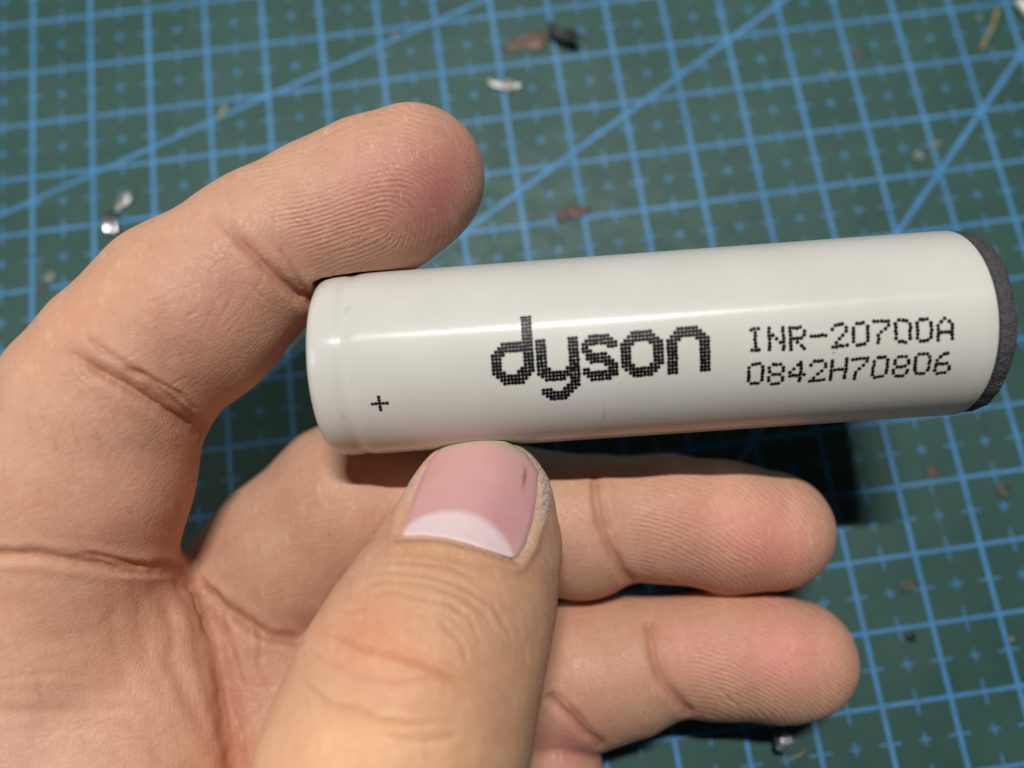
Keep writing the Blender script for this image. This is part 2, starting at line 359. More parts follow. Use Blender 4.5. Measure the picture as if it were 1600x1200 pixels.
# ------------------------------------------------------------------ the hand: one implicit surface, polygonised
H = .42
lo = np.array([-72.,-42.,52.]); hi = np.array([50.,82.,114.])
NX,NY,NZ = [int((hi[i]-lo[i])/H)+1 for i in range(3)]
ax = [lo[i]+H*np.arange((NX,NY,NZ)[i],dtype=np.float32) for i in range(3)]
ax = [a.astype(np.float32) for a in ax]
BIGV = np.float32(50)
def new(): return np.full((NX,NY,NZ),BIGV,np.float32)
def smin(a,b,k):
    h=np.maximum(k-np.abs(a-b),0)/k
    return np.minimum(a,b)-h*h*k*.25
def window(c0,c1,m):
    sl=[]
    for i in range(3):
        a=max(0,int((min(c0[i],c1[i])-m-lo[i])/H)); b=min((NX,NY,NZ)[i],int((max(c0[i],c1[i])+m-lo[i])/H)+2)
        if b<=a: return None
        sl.append(slice(a,b))
    return tuple(sl)
def capsule(vol, a, b, ra, rb, k, zs=1.0):
    m=max(ra,rb)+max(k,1.5)+1.0
    sl=window(a,b,m)
    if sl is None: return
    X=ax[0][sl[0]][:,None,None]; Y=ax[1][sl[1]][None,:,None]; Z=ax[2][sl[2]][None,None,:]
    ab=(b-a)*np.array([1,1,1/zs]); L=float(ab@ab)+1e-9
    dx=X-np.float32(a[0]); dy=Y-np.float32(a[1]); dz=(Z-np.float32(a[2]))/np.float32(zs)
    t=np.clip((dx*ab[0]+dy*ab[1]+dz*ab[2])/L,0,1).astype(np.float32)
    d=np.sqrt((dx-t*ab[0])**2+(dy-t*ab[1])**2+(dz-t*ab[2])**2)-(ra+(rb-ra)*t)
    d=(d*min(1,zs)).astype(np.float32)
    vol[sl]=smin(vol[sl],d,k) if k>0 else np.minimum(vol[sl],d)
def chain(vol, pts, k=1.2, zs=1.0):
    P=[(U(x,y,z),r) for x,y,z,r in pts]
    if len(P)==1: capsule(vol,P[0][0],P[0][0],P[0][1],P[0][1],k,zs)
    for (a,ra),(b,rb) in zip(P,P[1:]): capsule(vol,a,b,ra,rb,k,zs)
palm=new()
chain(palm,[(60,960,86,12.5),(60,1120,88,14),(80,1300,88,15.5),(60,1550,88,16),(60,1800,86,16)],6)
chain(palm,[(190,990,91,11.5),(200,1130,91,13.5),(230,1300,90,15)],4)
chain(palm,[(-120,1100,90,12),(-120,1400,90,14),(0,1700,88,16)],6)
palm2=new()   # deeper hollow of the palm towards the middle and ring fingers
chain(palm2,[(385,1000,99,10.5),(450,1120,100,12.2),(520,1300,98,13),(400,1600,92,16)],4)
chain(palm2,[(500,1080,101,9.5),(600,1200,100,11),(720,1360,99,11),(560,1650,94,15)],4)
palm=smin(palm,palm2,np.float32(1.6))
idx=new()
chain(idx,[(85,965,86,12.4),(103,870,85,11.2),(130,745,83.5,11.3),(158,650,83,10.8)],2.0)
chain(idx,[(162,628,83,10.4),(198,585,83,10.1)],1.5)
chain(idx,[(212,562,83,10.0),(300,488,84,10.35),(385,417,85,9.3)],1.2)
chain(idx,[(430,375,86,8.6),(520,335,87,8.6),(590,308,87.4,9.0),(636,289,87.5,8.45)],1.4)
chain(idx,[(655,272,88,7.4)],2)
mid=new()
chain(mid,[(355,962,101,10.5),(452,866,100,10.6),(545,785,100,10.6),(600,748,101,9.6)],1.5)
chain(mid,[(615,765,101,9.2),(760,800,99.5,9.3),(905,822,98.5,9.4)],1.0)
chain(mid,[(955,808,98,8.0),(1040,810,97.5,8.0),(1130,822,97.5,8.15),(1205,828,97.5,7.75)],1.6)
ring=new()
chain(ring,[(560,1140,102,9.5),(700,1130,101,9),(850,1070,99.5,9.0)],1.5)
chain(ring,[(850,1068,99.5,8.9),(905,1054,99,9.3),(975,1040,98.6,8.9)],1.2)
chain(ring,[(1045,1022,98.3,7.6),(1130,1022,98,7.85),(1200,1026,98,7.8),(1245,1030,98,7.5)],1.6)
pink=new()
chain(pink,[(640,1330,100,9),(760,1240,98,8.6),(845,1190,98,7.6)],1.5)
chain(pink,[(845,1200,98,7.5),(880,1300,97,7.3),(840,1400,96,6.8)],1.2)
thb=new()
chain(thb,[(753,792,84.2,8.1),(742,850,83,9.2)],1.5,.86)
chain(thb,[(740,850,83,9.2),(715,925,80,10.3),(678,1005,77,11.3),(645,1090,74.5,11.9),(612,1200,73,12.6),(560,1400,74,13.2),(470,1600,80,14.5),(380,1800,84,16)],2.0,.95)
vol=smin(palm,idx,np.float32(2.0))
vol=smin(vol,mid,np.float32(1.0))
vol=smin(vol,ring,np.float32(.8)); vol=smin(vol,pink,np.float32(.8))
vol=smin(vol,thb,np.float32(.5))
del palm,palm2,idx,mid,ring,pink
# the skin gives way to the battery it presses on (0.1 mm gap)
sl=window(B0,B0+BA*72,13)
X=ax[0][sl[0]][:,None,None]-np.float32(B0[0]); Y=ax[1][sl[1]][None,:,None]-np.float32(B0[1]); Z=ax[2][sl[2]][None,None,:]-np.float32(B0[2])
sa_=X*BA[0]+Y*BA[1]+Z*BA[2]; rad=np.sqrt(np.maximum(X*X+Y*Y+Z*Z-sa_*sa_,0))
db=np.maximum(rad-BR,np.maximum(-sa_,sa_-72)).astype(np.float32)
vol[sl]=np.maximum(vol[sl],-(db-.08)); del X,Y,Z,sa_,rad,db
# cap the open edge of the volume
for i in (0,-1):
    vol[i]=5; vol[:,i]=5; vol[:,:,i]=5

def surface_nets(vol):
    s=vol<0
    c=np.zeros((NX-1,NY-1,NZ-1),np.int8)
    for i in (0,1):
        for j in (0,1):
            for k in (0,1): c+=s[i:NX-1+i,j:NY-1+j,k:NZ-1+k]
    act=(c>0)&(c<8); I,J,K=np.nonzero(act); n=len(I)
    idm=np.full(act.shape,-1,np.int32); idm[I,J,K]=np.arange(n,dtype=np.int32)
    acc=np.zeros((n,3)); cnt=np.zeros(n)
    cor=[(i,j,k) for i in (0,1) for j in (0,1) for k in (0,1)]
    val={q:vol[I+q[0],J+q[1],K+q[2]].astype(float) for q in cor}
    for a in cor:
        for d in range(3):
            if a[d]: continue
            b=list(a); b[d]=1; b=tuple(b); va,vb=val[a],val[b]; cr=(va<0)!=(vb<0)
            tt=np.where(cr,va/(va-vb+1e-20),0)
            p=np.array(a,float)[None,:].repeat(n,0); p[:,d]+=tt
            acc[cr]+=p[cr]; cnt[cr]+=1
    V=np.stack([I,J,K],1)+acc/cnt[:,None]; V=lo+V*H
    Q=[]
    for d in range(3):
        a,b=[(1,2),(2,0),(0,1)][d]
        sh=[slice(None)]*3; sh2=[slice(None)]*3; sh[d]=slice(0,-1); sh2[d]=slice(1,None)
        s0=s[tuple(sh)]; s1=s[tuple(sh2)]; e=s0!=s1
        P=np.array(np.nonzero(e)).T
        ok=(P[:,a]>0)&(P[:,b]>0)&(P[:,a]<(NX,NY,NZ)[a]-1)&(P[:,b]<(NX,NY,NZ)[b]-1); P=P[ok]
        flip=s0[P[:,0],P[:,1],P[:,2]]
        def at(da,db_):
            q=P.copy(); q[:,a]-=da; q[:,b]-=db_; return idm[q[:,0],q[:,1],q[:,2]]
        q=np.stack([at(0,0),at(1,0),at(1,1),at(0,1)],1)
        q[flip]=q[flip][:,::-1]; Q.append(q[:,::-1])
    Q=np.concatenate(Q); return V,Q[(Q>=0).all(1)]
def relax(V,Q,it,lam=.5,mu=-.52,keep=None):
    E=np.concatenate([Q[:,[0,1]],Q[:,[1,2]],Q[:,[2,3]],Q[:,[3,0]]]); E=np.concatenate([E,E[:,::-1]])
    n=len(V); deg=np.bincount(E[:,0],minlength=n)[:,None]
    for i in range(it):
        for w_ in (lam,mu):
            m=np.stack([np.bincount(E[:,0],V[E[:,1],k],minlength=n) for k in range(3)],1)/np.maximum(deg,1)
            V=V+w_*(m-V)
    return V
def subdivide(V,Q):
    E=np.concatenate([Q[:,[0,1]],Q[:,[1,2]],Q[:,[2,3]],Q[:,[3,0]]]); Es=np.sort(E,1)
    key=Es[:,0].astype(np.int64)*len(V)+Es[:,1]; uk,inv=np.unique(key,return_inverse=True)
    mid_=(V[uk//len(V)]+V[uk%len(V)])/2; n=len(V); m=len(Q); fc=V[Q].mean(1)
    ei=inv.reshape(4,m).T+n; ci=np.arange(m)+n+len(uk)
    Vn=np.concatenate([V,mid_,fc])
    Qn=np.concatenate([np.stack([Q[:,i],ei[:,i],ci,ei[:,(i+3)%4]],1) for i in range(4)])
    return Vn,Qn
def vnormals(V,Q):
    fn=np.cross(V[Q[:,2]]-V[Q[:,0]],V[Q[:,3]]-V[Q[:,1]]); n=len(V); N=np.zeros((n,3))
    for c in range(4):
        for k in range(3): N[:,k]+=np.bincount(Q[:,c],fn[:,k],minlength=n)
    return N/np.maximum(np.linalg.norm(N,axis=1,keepdims=True),1e-12)
V,Q=surface_nets(vol); del vol
V=relax(V,Q,3)
N=vnormals(V,Q)
if (N*(V-V.mean(0))).sum()<0: Q=Q[:,::-1]
V,Q=subdivide(V,Q); V=relax(V,Q,2,.5,-.45); N=vnormals(V,Q)
BVH=BVHTree.FromPolygons(V[:, :].tolist(), Q.tolist()) if len(Q)<2500000 else None
def sstep(x,a,b):
    t=np.clip((x-a)/(b-a),0,1); return t*t*(3-2*t)
def screen(V): return V[:,0]/V[:,2]*F+800, V[:,1]/V[:,2]*F+600
def vnoise(P,scale,seed=0):
    r=np.random.default_rng(seed); T=r.random((32,32,32)); q=P/scale; i=np.floor(q).astype(int); f=q-i; f=f*f*(3-2*f); o=0
    for a in (0,1):
        for b in (0,1):
            for c in (0,1):
                wgt=(f[:,0] if a else 1-f[:,0])*(f[:,1] if b else 1-f[:,1])*(f[:,2] if c else 1-f[:,2])
                o=o+wgt*T[(i[:,0]+a)%32,(i[:,1]+b)%32,(i[:,2]+c)%32]
    return o*2-1
PX,PY=screen(V); view=-V/np.linalg.norm(V,axis=1,keepdims=True); FACE=sstep((N*view).sum(1),.02,.35)
# visible-first layer: only what the lens side can reach gets the mapped folds
def zlayer(x0,x1,y0,y1,zmax=999): return (PX>x0)&(PX<x1)&(PY>y0)&(PY<y1)&(V[:,2]<zmax)
def segdist(pl, sel):
    x=PX[sel]; y=PY[sel]; best=np.full(len(x),1e9); tt=np.zeros(len(x)); L=[0]
    for (a,b) in zip(pl,pl[1:]): L.append(L[-1]+math.hypot(b[0]-a[0],b[1]-a[1]))
    for i,(a,b) in enumerate(zip(pl,pl[1:])):
        dx,dy=b[0]-a[0],b[1]-a[1]; l2=dx*dx+dy*dy
        t=np.clip(((x-a[0])*dx+(y-a[1])*dy)/l2,0,1); d=np.hypot(x-a[0]-t*dx,y-a[1]-t*dy)
        m=d<best; best=np.where(m,d,best); tt=np.where(m,(L[i]+t*math.sqrt(l2))/L[-1],tt)
    return best,tt
DSP=np.zeros(len(V)); RED=np.zeros(len(V))
def crease(pl,w,d,zr=(0,999),bulge=.12,t0=.12,t1=.12,wob=2.0):
    xs=[p[0] for p in pl]; ys=[p[1] for p in pl]; m=w*4+6
    sel=np.nonzero((PX>min(xs)-m)&(PX<max(xs)+m)&(PY>min(ys)-m)&(PY<max(ys)+m)&(V[:,2]>zr[0])&(V[:,2]<zr[1])&(FACE>0))[0]
    if not len(sel): return
    D,T=segdist(pl,sel); D=np.abs(D+wob*vnoise(V[sel],1.3,7))
    tap=np.minimum(sstep(T,-.001,t0) if t0>0 else 1, sstep(1-T,-.001,t1) if t1>0 else 1)
    g=np.exp(-(D/w)**2); b=np.exp(-((D-2.1*w)/(1.1*w))**2)
    DSP[sel]+=FACE[sel]*tap*(-d*g+bulge*d*b); RED[sel]+=FACE[sel]*tap*g*min(1,d*2.2)
# --- index finger
IZ=(0,92)
crease([(332,312),(345,340),(372,370),(404,402),(436,436),(468,460),(492,470)],12,.60,IZ,.12,.5,0)
crease([(350,350),(376,374),(408,406),(440,440),(475,466)],4,.22,IZ,.1,.3,0)
crease([(436,385),(452,410),(466,436),(478,456)],4,.22,IZ)
crease([(82,515),(112,552),(152,578),(200,602),(250,632),(285,655),(318,672)],13,.62,IZ,.12,.45,0)
crease([(112,556),(150,580),(200,606),(250,636),(300,665)],3.5,.25,IZ,.1,.3,0)
crease([(105,545),(140,570),(190,600),(240,632),(290,660)],4,.18,IZ,.1)
crease([(128,520),(168,552),(225,588),(275,628),(305,655)],6,.28,IZ,.1)
crease([(190,575),(235,590),(280,615),(310,645)],4,.28,IZ)
crease([(420,420),(405,445),(380,480),(345,515)],2.5,.05,IZ,.1)
crease([(350,455),(335,480),(320,510),(312,530)],2,.04,IZ,.1); crease([(370,450),(352,485),(333,520)],2,.05,IZ,.1); crease([(398,462),(380,490),(350,528)],2,.04,IZ,.1)
# --- base of the index and palm folds
PZ=(0,100)
crease([(-30,866),(60,868),(120,878),(180,886),(230,888),(280,884)],8.4,0.33,PZ,.4,.1,0)
crease([(120,862),(170,872),(220,884),(276,882)],4.8,0.25,PZ,.3,.2,0)
crease([(140,872),(190,896),(240,897),(285,893)],3.6,0.18,PZ,.3)
crease([(278,884),(300,918),(325,960),(342,1010),(352,1080),(362,1150),(376,1220)],15.6,0.66,PZ,.3,.05,0)
crease([(262,892),(282,930),(300,975),(312,1020),(322,1080),(345,1150),(368,1210)],9.7,0.14,PZ,.4,.1,0)
crease([(240,905),(262,945),(270,990),(264,1030),(285,1075),(310,1120),(330,1165),(350,1215)],11.0,0.16,PZ,.4,.15,0)
crease([(205,905),(220,950),(222,1000),(240,1050),(262,1090)],9.7,0.08,PZ)
crease([(178,940),(176,975),(185,1030),(200,1075),(228,1105),(250,1140)],9.7,0.08,PZ)
crease([(-20,1112),(70,1110),(140,1112),(205,1106),(240,1112)],8.3,0.08,PZ,.4)
crease([(100,1135),(150,1128),(200,1130),(235,1160),(262,1215)],9.7,0.08,PZ)
crease([(20,990),(90,1000),(150,985),(190,955)],9.7,0.05,PZ); crease([(0,1060),(80,1052),(150,1060)],5.5,0.05,PZ)
crease([(290,900),(330,930),(375,965),(415,992),(465,1002)],8.4,0.45,(0,115),.4,.1,0)
crease([(320,905),(345,935),(352,980),(368,1030),(385,1085)],4.8,0.18,PZ)
crease([(300,905),(312,950),(330,1000)],2.6,0.11,PZ,.2)
for k in range(9): crease([(352+k*3.0,1050+k*9),(360+k*2.8,1110+k*7),(371+k*2,1190+k*3)],2.2,0.07,PZ,.3,.3,.3,.6)
crease([(395,960),(410,1000),(405,1040),(425,1080)],4.8,0.12,PZ); pass
# --- middle finger (lower right) and ring finger
crease([(928,735),(932,775),(938,815),(952,855),(975,895),(990,912)],8,.48,(86,110),.12,.1,0)
crease([(940,740),(946,785),(956,830),(972,868)],4,.12,(86,110)); crease([(925,740),(927,780),(932,820)],3,.12,(86,110))
crease([(1012,960),(1016,995),(1022,1030),(1034,1062),(1062,1100),(1075,1112)],8,.45,(86,110),.12,.1,0)
crease([(1028,965),(1030,1000),(1040,1035),(1052,1070)],4,.12,(86,110))
crease([(852,1085),(872,1103),(892,1120),(915,1146),(940,1164)],8,.42,(80,115),.1,.05,0)
crease([(870,1082),(888,1100),(908,1122),(930,1148)],4,.14,(80,115)); crease([(1120,1075),(1135,1088),(1148,1100),(1155,1110)],2.5,.15,(86,110))
# --- thumb knuckle
TZ=(0,90)
crease([(495,982),(530,996),(566,1012),(612,1024),(655,1038),(700,1058),(738,1076)],4.6,.30,TZ,.3,.2,.2)
crease([(465,1060),(490,1082),(515,1102),(558,1110),(588,1126),(640,1133),(705,1130)],4.6,.22,TZ,.3,.15,.3)
crease([(566,896),(610,893),(665,898),(720,915),(770,945),(795,985),(810,1035)],3.8,.15,TZ,.4,.2,.3)
crease([(560,915),(610,907),(670,912),(720,930),(760,962),(780,1000)],3.4,.12,TZ,.4,.2,.3)
crease([(512,955),(545,955),(566,950),(575,930),(620,925),(660,935),(700,942),(735,965),(748,1000),(742,1050)],3.8,.11,TZ,.4,.2,.3)
crease([(573,952),(566,975),(562,998)],3.5,.08,TZ,.3); crease([(632,1012),(634,1030),(640,1045)],2.6,.14,TZ); crease([(688,968),(702,985),(722,1005),(730,1040)],3.5,.09,TZ,.3)
crease([(530,1050),(570,1062),(615,1070),(670,1062),(720,1068)],4,.14,TZ); crease([(590,880),(640,878),(700,885),(750,905)],2.8,.10,TZ,.4)
crease([(600,1150),(660,1160),(720,1150)],5,.12,TZ); crease([(480,1010),(500,1030),(540,1045)],3,.14,TZ)
for i in range(26):   # fine broken wrinkles over the knuckle
    x=random.uniform(520,800); y=random.uniform(890,1090); l=random.uniform(18,55); a=random.uniform(-.2,.5)+(x-660)*.0035
    crease([(x-l/2*math.cos(a),y-l/2*math.sin(a)),(x,y-3),(x+l/2*math.cos(a),y+l/2*math.sin(a))],1.9,random.uniform(.03,.07),TZ,.4,.3,.3,1.5)
for i in range(40):   # fine cross wrinkles on the index
    t=random.random(); x=60+t*400; y=690-t*330+random.uniform(-90,90); l=random.uniform(25,75); a=random.choice([.75,.85,-.55])+random.uniform(-.15,.15)
    crease([(x-l/2*math.cos(a),y-l/2*math.sin(a)),(x+l/2*math.cos(a),y+l/2*math.sin(a))],1.8,random.uniform(.03,.08),IZ,.4,.3,.3,2.0)
for i in range(22):   # fine wrinkles in the palm
    x=random.uniform(-20,470); y=random.uniform(900,1210); l=random.uniform(25,80); a=random.choice([1.2,1.35,.1,-.5])+random.uniform(-.2,.2)
    crease([(x-l/2*math.cos(a),y-l/2*math.sin(a)),(x+l/2*math.cos(a),y+l/2*math.sin(a))],2.2,random.uniform(.02,.06),(0,112),.4,.3,.3,2.5)
# --- nail bed: hand skin sinks under the nail and swells round it
NL=[(624,843),(634,805),(646,772),(658,742),(670,718),(688,700),(712,689),(748,682)]
NR=[(806,879),(823,852),(835,812),(843,772),(844,738),(824,710),(792,690),(748,682)]
def pl_at(pl,t):
    t=t*(len(pl)-1); i=min(int(t),len(pl)-2); f=t-i
    return np.array([pl[i][k]*(1-f)+pl[i+1][k]*f for k in (0,1)])
cut=[(624,843),(660,842),(700,846),(740,856),(775,868),(806,879)]
out=NL+NR[::-1][1:]+cut[::-1][1:-1]
sel=np.nonzero(zlayer(540,930,620,960,90)&(FACE>0))[0]
D,_=segdist(out+[out[0]],sel)
x,y=PX[sel],PY[sel]; ins=np.zeros(len(sel),bool); j=len(out)-1
for i in range(len(out)):
    xi,yi=out[i]; xj,yj=out[j]
    c=((yi>y)!=(yj>y))&(x<(xj-xi)*(y-yi)/((yj-yi) or 1e-9)+xi); ins^=c; j=i
SD=np.where(ins,-D,D)
DSP[sel]+=FACE[sel]*(-.50*sstep(-SD,-4,6)+.30*np.exp(-((SD-11)/8)**2)*(SD>0))
DRY=np.zeros(len(V))
DRY[sel]=np.exp(-((SD-9)/12)**2)*(SD>-3)*np.clip(1.3*sstep(x,770,830)*sstep(-y,-840,-770)+.8*sstep(-x,-672,-640)*sstep(-y,-815,-745)+.9*sstep(y,826,846)*sstep(-SD,-7,-1),0,1)
V=V+N*DSP[:,None]; V=V+N*(vnoise(V,6.0,1)*.16+vnoise(V,2.4,2)*.05)[:,None]
BV2=BVHTree.FromPolygons(V[sel].tolist(),[]) if False else None

# --- skin colour (tints, some with light and shade put in), fingerprint ridges
tone=np.tile(np.array(lin(215,171,143)),(len(V),1))
def tint(cx,cy,rx,ry,ang,col,wt,zr=(0,999)):
    c,s=math.cos(ang),math.sin(ang); dx,dy=PX-cx,PY-cy; u=(dx*c+dy*s)/rx; v_=(-dx*s+dy*c)/ry
    g=wt*np.exp(-(u*u+v_*v_))*((V[:,2]>zr[0])&(V[:,2]<zr[1])); g=g[:,None]; tone[:]=tone*(1-g)+np.array(lin(*col))*g
isthumb=(np.abs(N[:,2])>=0)&(V[:,2]<86)&(PX>380+0*PX)&(PX<900)&(PY>660)
lt=(PX-(830-(PY-680)*.86))   # right of the line along the thumb's left flank
th_w=sstep(PX-(640-(PY-800)*.58),-40,60)*isthumb
tone=tone*(1-th_w[:,None])+np.array(lin(213,170,136))*th_w[:,None]
tint(600,1020,140,70,.35,(234,170,130),.6,TZ); tint(560,1190,200,110,0,(250,198,152),.85,TZ); tint(860,900,22,180,-.1,(196,156,136),.7,TZ); tint(700,870,120,20,.2,(196,144,104),.6,TZ)  # tone also carries light on the thumb base and shade down its right flank
tint(640,290,110,90,-.4,(200,136,128),.8,IZ); tint(560,330,130,60,-.4,(206,150,130),.5,IZ); tint(690,300,40,90,.3,(178,104,100),.55,IZ)
tint(330,470,120,90,-.7,(208,152,130),.6,IZ); tint(140,500,150,60,-.7,(224,166,136),.5,IZ); tint(150,760,150,130,0,(226,176,147),.5,IZ)
tint(120,1050,220,150,0,(236,188,158),.85,PZ); tint(30,1180,160,90,0,(252,208,182),.85,PZ); tint(40,880,110,160,0,(232,176,148),.5,PZ); tint(285,760,50,130,0,(196,136,112),.5,IZ); tint(420,880,130,80,-.7,(200,162,132),.75,(85,120)); tint(400,1080,70,130,.2,(200,150,130),.6,(80,120))  # palm lit brighter and the index's right side shaded through the tone
tint(1200,840,110,70,.1,(232,158,142),.85,(85,120)); tint(1080,800,100,60,.1,(222,158,136),.6,(85,120)); tint(1270,800,50,60,.1,(214,166,140),.5,(85,120))
tint(1230,1020,90,60,.1,(240,166,150),.85,(85,120)); tint(1080,1020,60,50,.1,(232,160,142),.6,(85,120)); tint(930,1040,70,60,.1,(216,166,136),.5,(85,120)); tint(890,1170,60,50,0,(208,140,132),.7,(80,120))
tint(590,970,70,40,.2,(224,160,122),.4,TZ)
r=np.clip(RED*1.3,0,1)[:,None]*.50; tone=tone*(1-r)+tone*np.array([.74,.56,.50])*r  # darkens and reddens the tone along the creases
ph=np.zeros(len(V)); mk=np.zeros(len(V))
XM,YM=V[:,0],V[:,1]
k=2*math.pi/.60
zi=87.
def sdseg(ax_,ay_,bx_,by_):
    dx,dy=bx_-ax_,by_-ay_; t=np.clip(((PX-ax_)*dx+(PY-ay_)*dy)/(dx*dx+dy*dy),0,1); return np.hypot(PX-ax_-t*dx,PY-ay_-t*dy)
wp=vnoise(V,5.0,11)*.75+vnoise(V,1.9,12)*.16; patch=sstep(vnoise(V,3.2,13),-.75,.15)
m=zlayer(300,760,150,480,96)&(PX*.62+PY*.2>0)
d=sdseg(600,362,420,425)/F*zi
ph[m]=(k*(d+wp))[m]; mk[m]=(sstep(PX-(330+(PY-300)*.9),30,110)*FACE*.9*(.35+.65*patch))[m]
m=zlayer(930,1320,700,930,110)&(V[:,2]>86)
d=np.hypot(PX-960,(PY-1090))/F*96; ph[m]=(k*(d+wp))[m]; mk[m]=(sstep(PX,965,1010)*FACE*.8*(.3+.7*patch))[m]
m=zlayer(1030,1350,925,1130,110)&(V[:,2]>86)&(PY>925)
d=np.hypot(PX-1040,(PY-1330))/F*97; m2=m&(PY>925+0*PX); ph[m2]=(k*(d+wp))[m2]; mk[m2]=(sstep(PX,1055,1100)*FACE*.8*(.3+.7*patch))[m2]
m=zlayer(-60,460,440,870,100)&(mk<.01); ph[m]=(k*(.9*((PX*.62+PY*.78)/F*83)+wp*2))[m]; mk[m]=(FACE*.13*sstep(PX*.62+PY*.78,470,560)*sstep(-PY,-870,-800)*sstep(PY,440,500)*sstep(-PX,-460,-400))[m]
m=zlayer(-60,480,880,1220,115); ph[m]=(k*.95*((PX*.95-PY*.1)/F*88)+wp*6)[m]; mk[m]=(FACE*.10*sstep(PY,880,960))[m]
mk[isthumb&(th_w>.3)]=0

def build_skin(name,Vc,Q,attrs,mat,parent=None,origin=None):
    Wv=W(Vc); og=np.array(origin if origin is not None else parent.location)
    me=bpy.data.meshes.new(name); n=len(Wv); m=len(Q); kq=Q.shape[1]
    me.vertices.add(n); me.vertices.foreach_set('co',(Wv-og).astype(np.float32).ravel())
    me.loops.add(m*kq); me.loops.foreach_set('vertex_index',Q.astype(np.int32).ravel())
    me.polygons.add(m); me.polygons.foreach_set('loop_start',np.arange(0,m*kq,kq,dtype=np.int32))
    me.polygons.foreach_set('use_smooth',np.ones(m,bool)); me.update(calc_edges=True)
    for an,(ty,dat) in attrs.items():
        a=me.attributes.new(an,ty,'POINT')
        a.data.foreach_set('color' if ty=='FLOAT_COLOR' else 'value',dat.astype(np.float32).ravel())
    me.materials.append(mat); o=bpy.data.objects.new(name,me); COL.objects.link(o)
    if parent is not None: o.parent=parent
    else: o.location=og
    return o
horig=W(U(300,1250,98))
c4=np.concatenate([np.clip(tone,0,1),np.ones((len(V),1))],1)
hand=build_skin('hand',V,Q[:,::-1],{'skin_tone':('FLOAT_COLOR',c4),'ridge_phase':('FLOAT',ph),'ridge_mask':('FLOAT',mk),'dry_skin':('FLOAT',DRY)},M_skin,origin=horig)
tag(hand,'bare left hand, palm to the viewer, pinching the battery between thumb and curled fingers','hand')

# --- thumb nail: curved plate laid on the nail bed
fsel=(PX[Q].min(1)>560)&(PX[Q].max(1)<900)&(PY[Q].min(1)>640)&(PY[Q].max(1)<920)&(V[Q][:,:,2].max(1)<92)
bv=BVHTree.FromPolygons(V.tolist(),Q[fsel].tolist())
nu,nv=101,121; G=np.zeros((nv,nu,3)); ok=np.ones((nv,nu),bool); gp=np.zeros((nv,nu,2))
for i in range(nv):
    t=i/(nv-1); t=min(t,.985); a=pl_at(NL,t); b=pl_at(NR,t)
    for j in range(nu):
        s_=j/(nu-1); p=a*(1-s_)+b*s_
        wb=max(0,1-t*3.2)**1.5
        sag=pl_at(cut,s_)[1]-(cut[0][1]*(1-s_)+cut[-1][1]*s_); arch=-(1-(2*s_-1)**2)*10*min(1,t*1.5)*(1-t)
        p=p+np.array([0,sag*wb+arch]); gp[i,j]=p
        ray=U(p[0],p[1],1.0); ray/=np.linalg.norm(ray)
        hit=bv.ray_cast(Vector((0,0,0)),Vector(ray))
        if hit[0] is None: ok[i,j]=False
        else: G[i,j]=np.array(hit[0])-ray*0
# fit a smooth plate depth (quadratic) so the nail is an even arch, not a copy of the skin
gx,gy,gz=G[ok][:,0],G[ok][:,1],G[ok][:,2]; cx_,cy_=gx.mean(),gy.mean()
def basis(x,y): x=x-cx_; y=y-cy_; return np.stack([np.ones_like(x),x,y,x*x,x*y,y*y,x*x*y,y*y*y],-1)
co_,*_=np.linalg.lstsq(basis(gx,gy),gz,rcond=None)
zg=np.full((nv,nu),G[ok][:,2].mean())
for _ in range(6):
    Xg=(gp[...,0]-800)/F*zg; Yg=(gp[...,1]-600)/F*zg; zg=basis(Xg,Yg)@co_-.62
P=np.stack([(gp[...,0]-800)/F*zg,(gp[...,1]-600)/F*zg,zg],-1)
ss=np.linspace(0,1,nu)[None,:]; tt=np.linspace(0,1,nv)[:,None]
edge=np.minimum(np.minimum(ss,1-ss)*2/.10,1)*np.minimum(tt/.05,1); P[...,2]+=.62*(1-np.clip(edge,0,1))**2+.35*np.clip(1-tt/.035,0,1)**2+ .30*np.maximum(0,(tt-.92)/.08)**2
pink=np.array(lin(212,162,158)); pale=np.array(lin(232,208,208)); grey=np.array(lin(184,168,142)); deep=np.array(lin(198,140,148))
C=np.tile(pink,(nv,nu,1))
def blend(C,col,w_): w_=np.clip(w_,0,1)[...,None]; return C*(1-w_)+col*w_
C=blend(C,deep,.6*sstep(np.abs(ss-.72),.28,.0)*sstep(tt,.5,.1)*np.ones_like(tt))
# lunula: a crescent that is highest left of centre and thins to both corners
lun=.225*np.clip(1-((ss-.47)/.50)**2,0,1)**.75
C=blend(C,pale,sstep(lun-tt*np.ones_like(ss),-.035,.030))
C=blend(C,grey,.92*sstep(tt*np.ones_like(ss)+.22*(2*ss-1)**2*sstep(tt,.4,.8),.74,.88))
C=blend(C,grey,.5*sstep(ss,.90,1.0)*sstep(tt,.35,.7))
C=blend(C,np.array(lin(120,80,92)),.80*np.exp(-(((ss-(.865+.10*(tt-.52)))/.016)**2+((tt-.52)/.07)**2)))
top=P.reshape(-1,3); bot=top+np.array([0,0,.5]); idn=np.arange(nv*nu).reshape(nv,nu)
q=np.stack([idn[:-1,:-1],idn[:-1,1:],idn[1:,1:],idn[1:,:-1]],-1).reshape(-1,4); n0=nv*nu
bd=list(idn[0,:])+list(idn[1:,-1])+list(idn[-1,::-1][1:])+list(idn[::-1,0][1:-1]); bq=[(bd[i],bd[i]+n0,bd[(i+1)%len(bd)]+n0,bd[(i+1)%len(bd)]) for i in range(len(bd))]
QQ=np.concatenate([q[:,::-1],q+n0,np.array(bq)])
cc=np.concatenate([C.reshape(-1,3)]*2); cc=np.concatenate([np.clip(cc,0,1),np.ones((len(cc),1))],1)
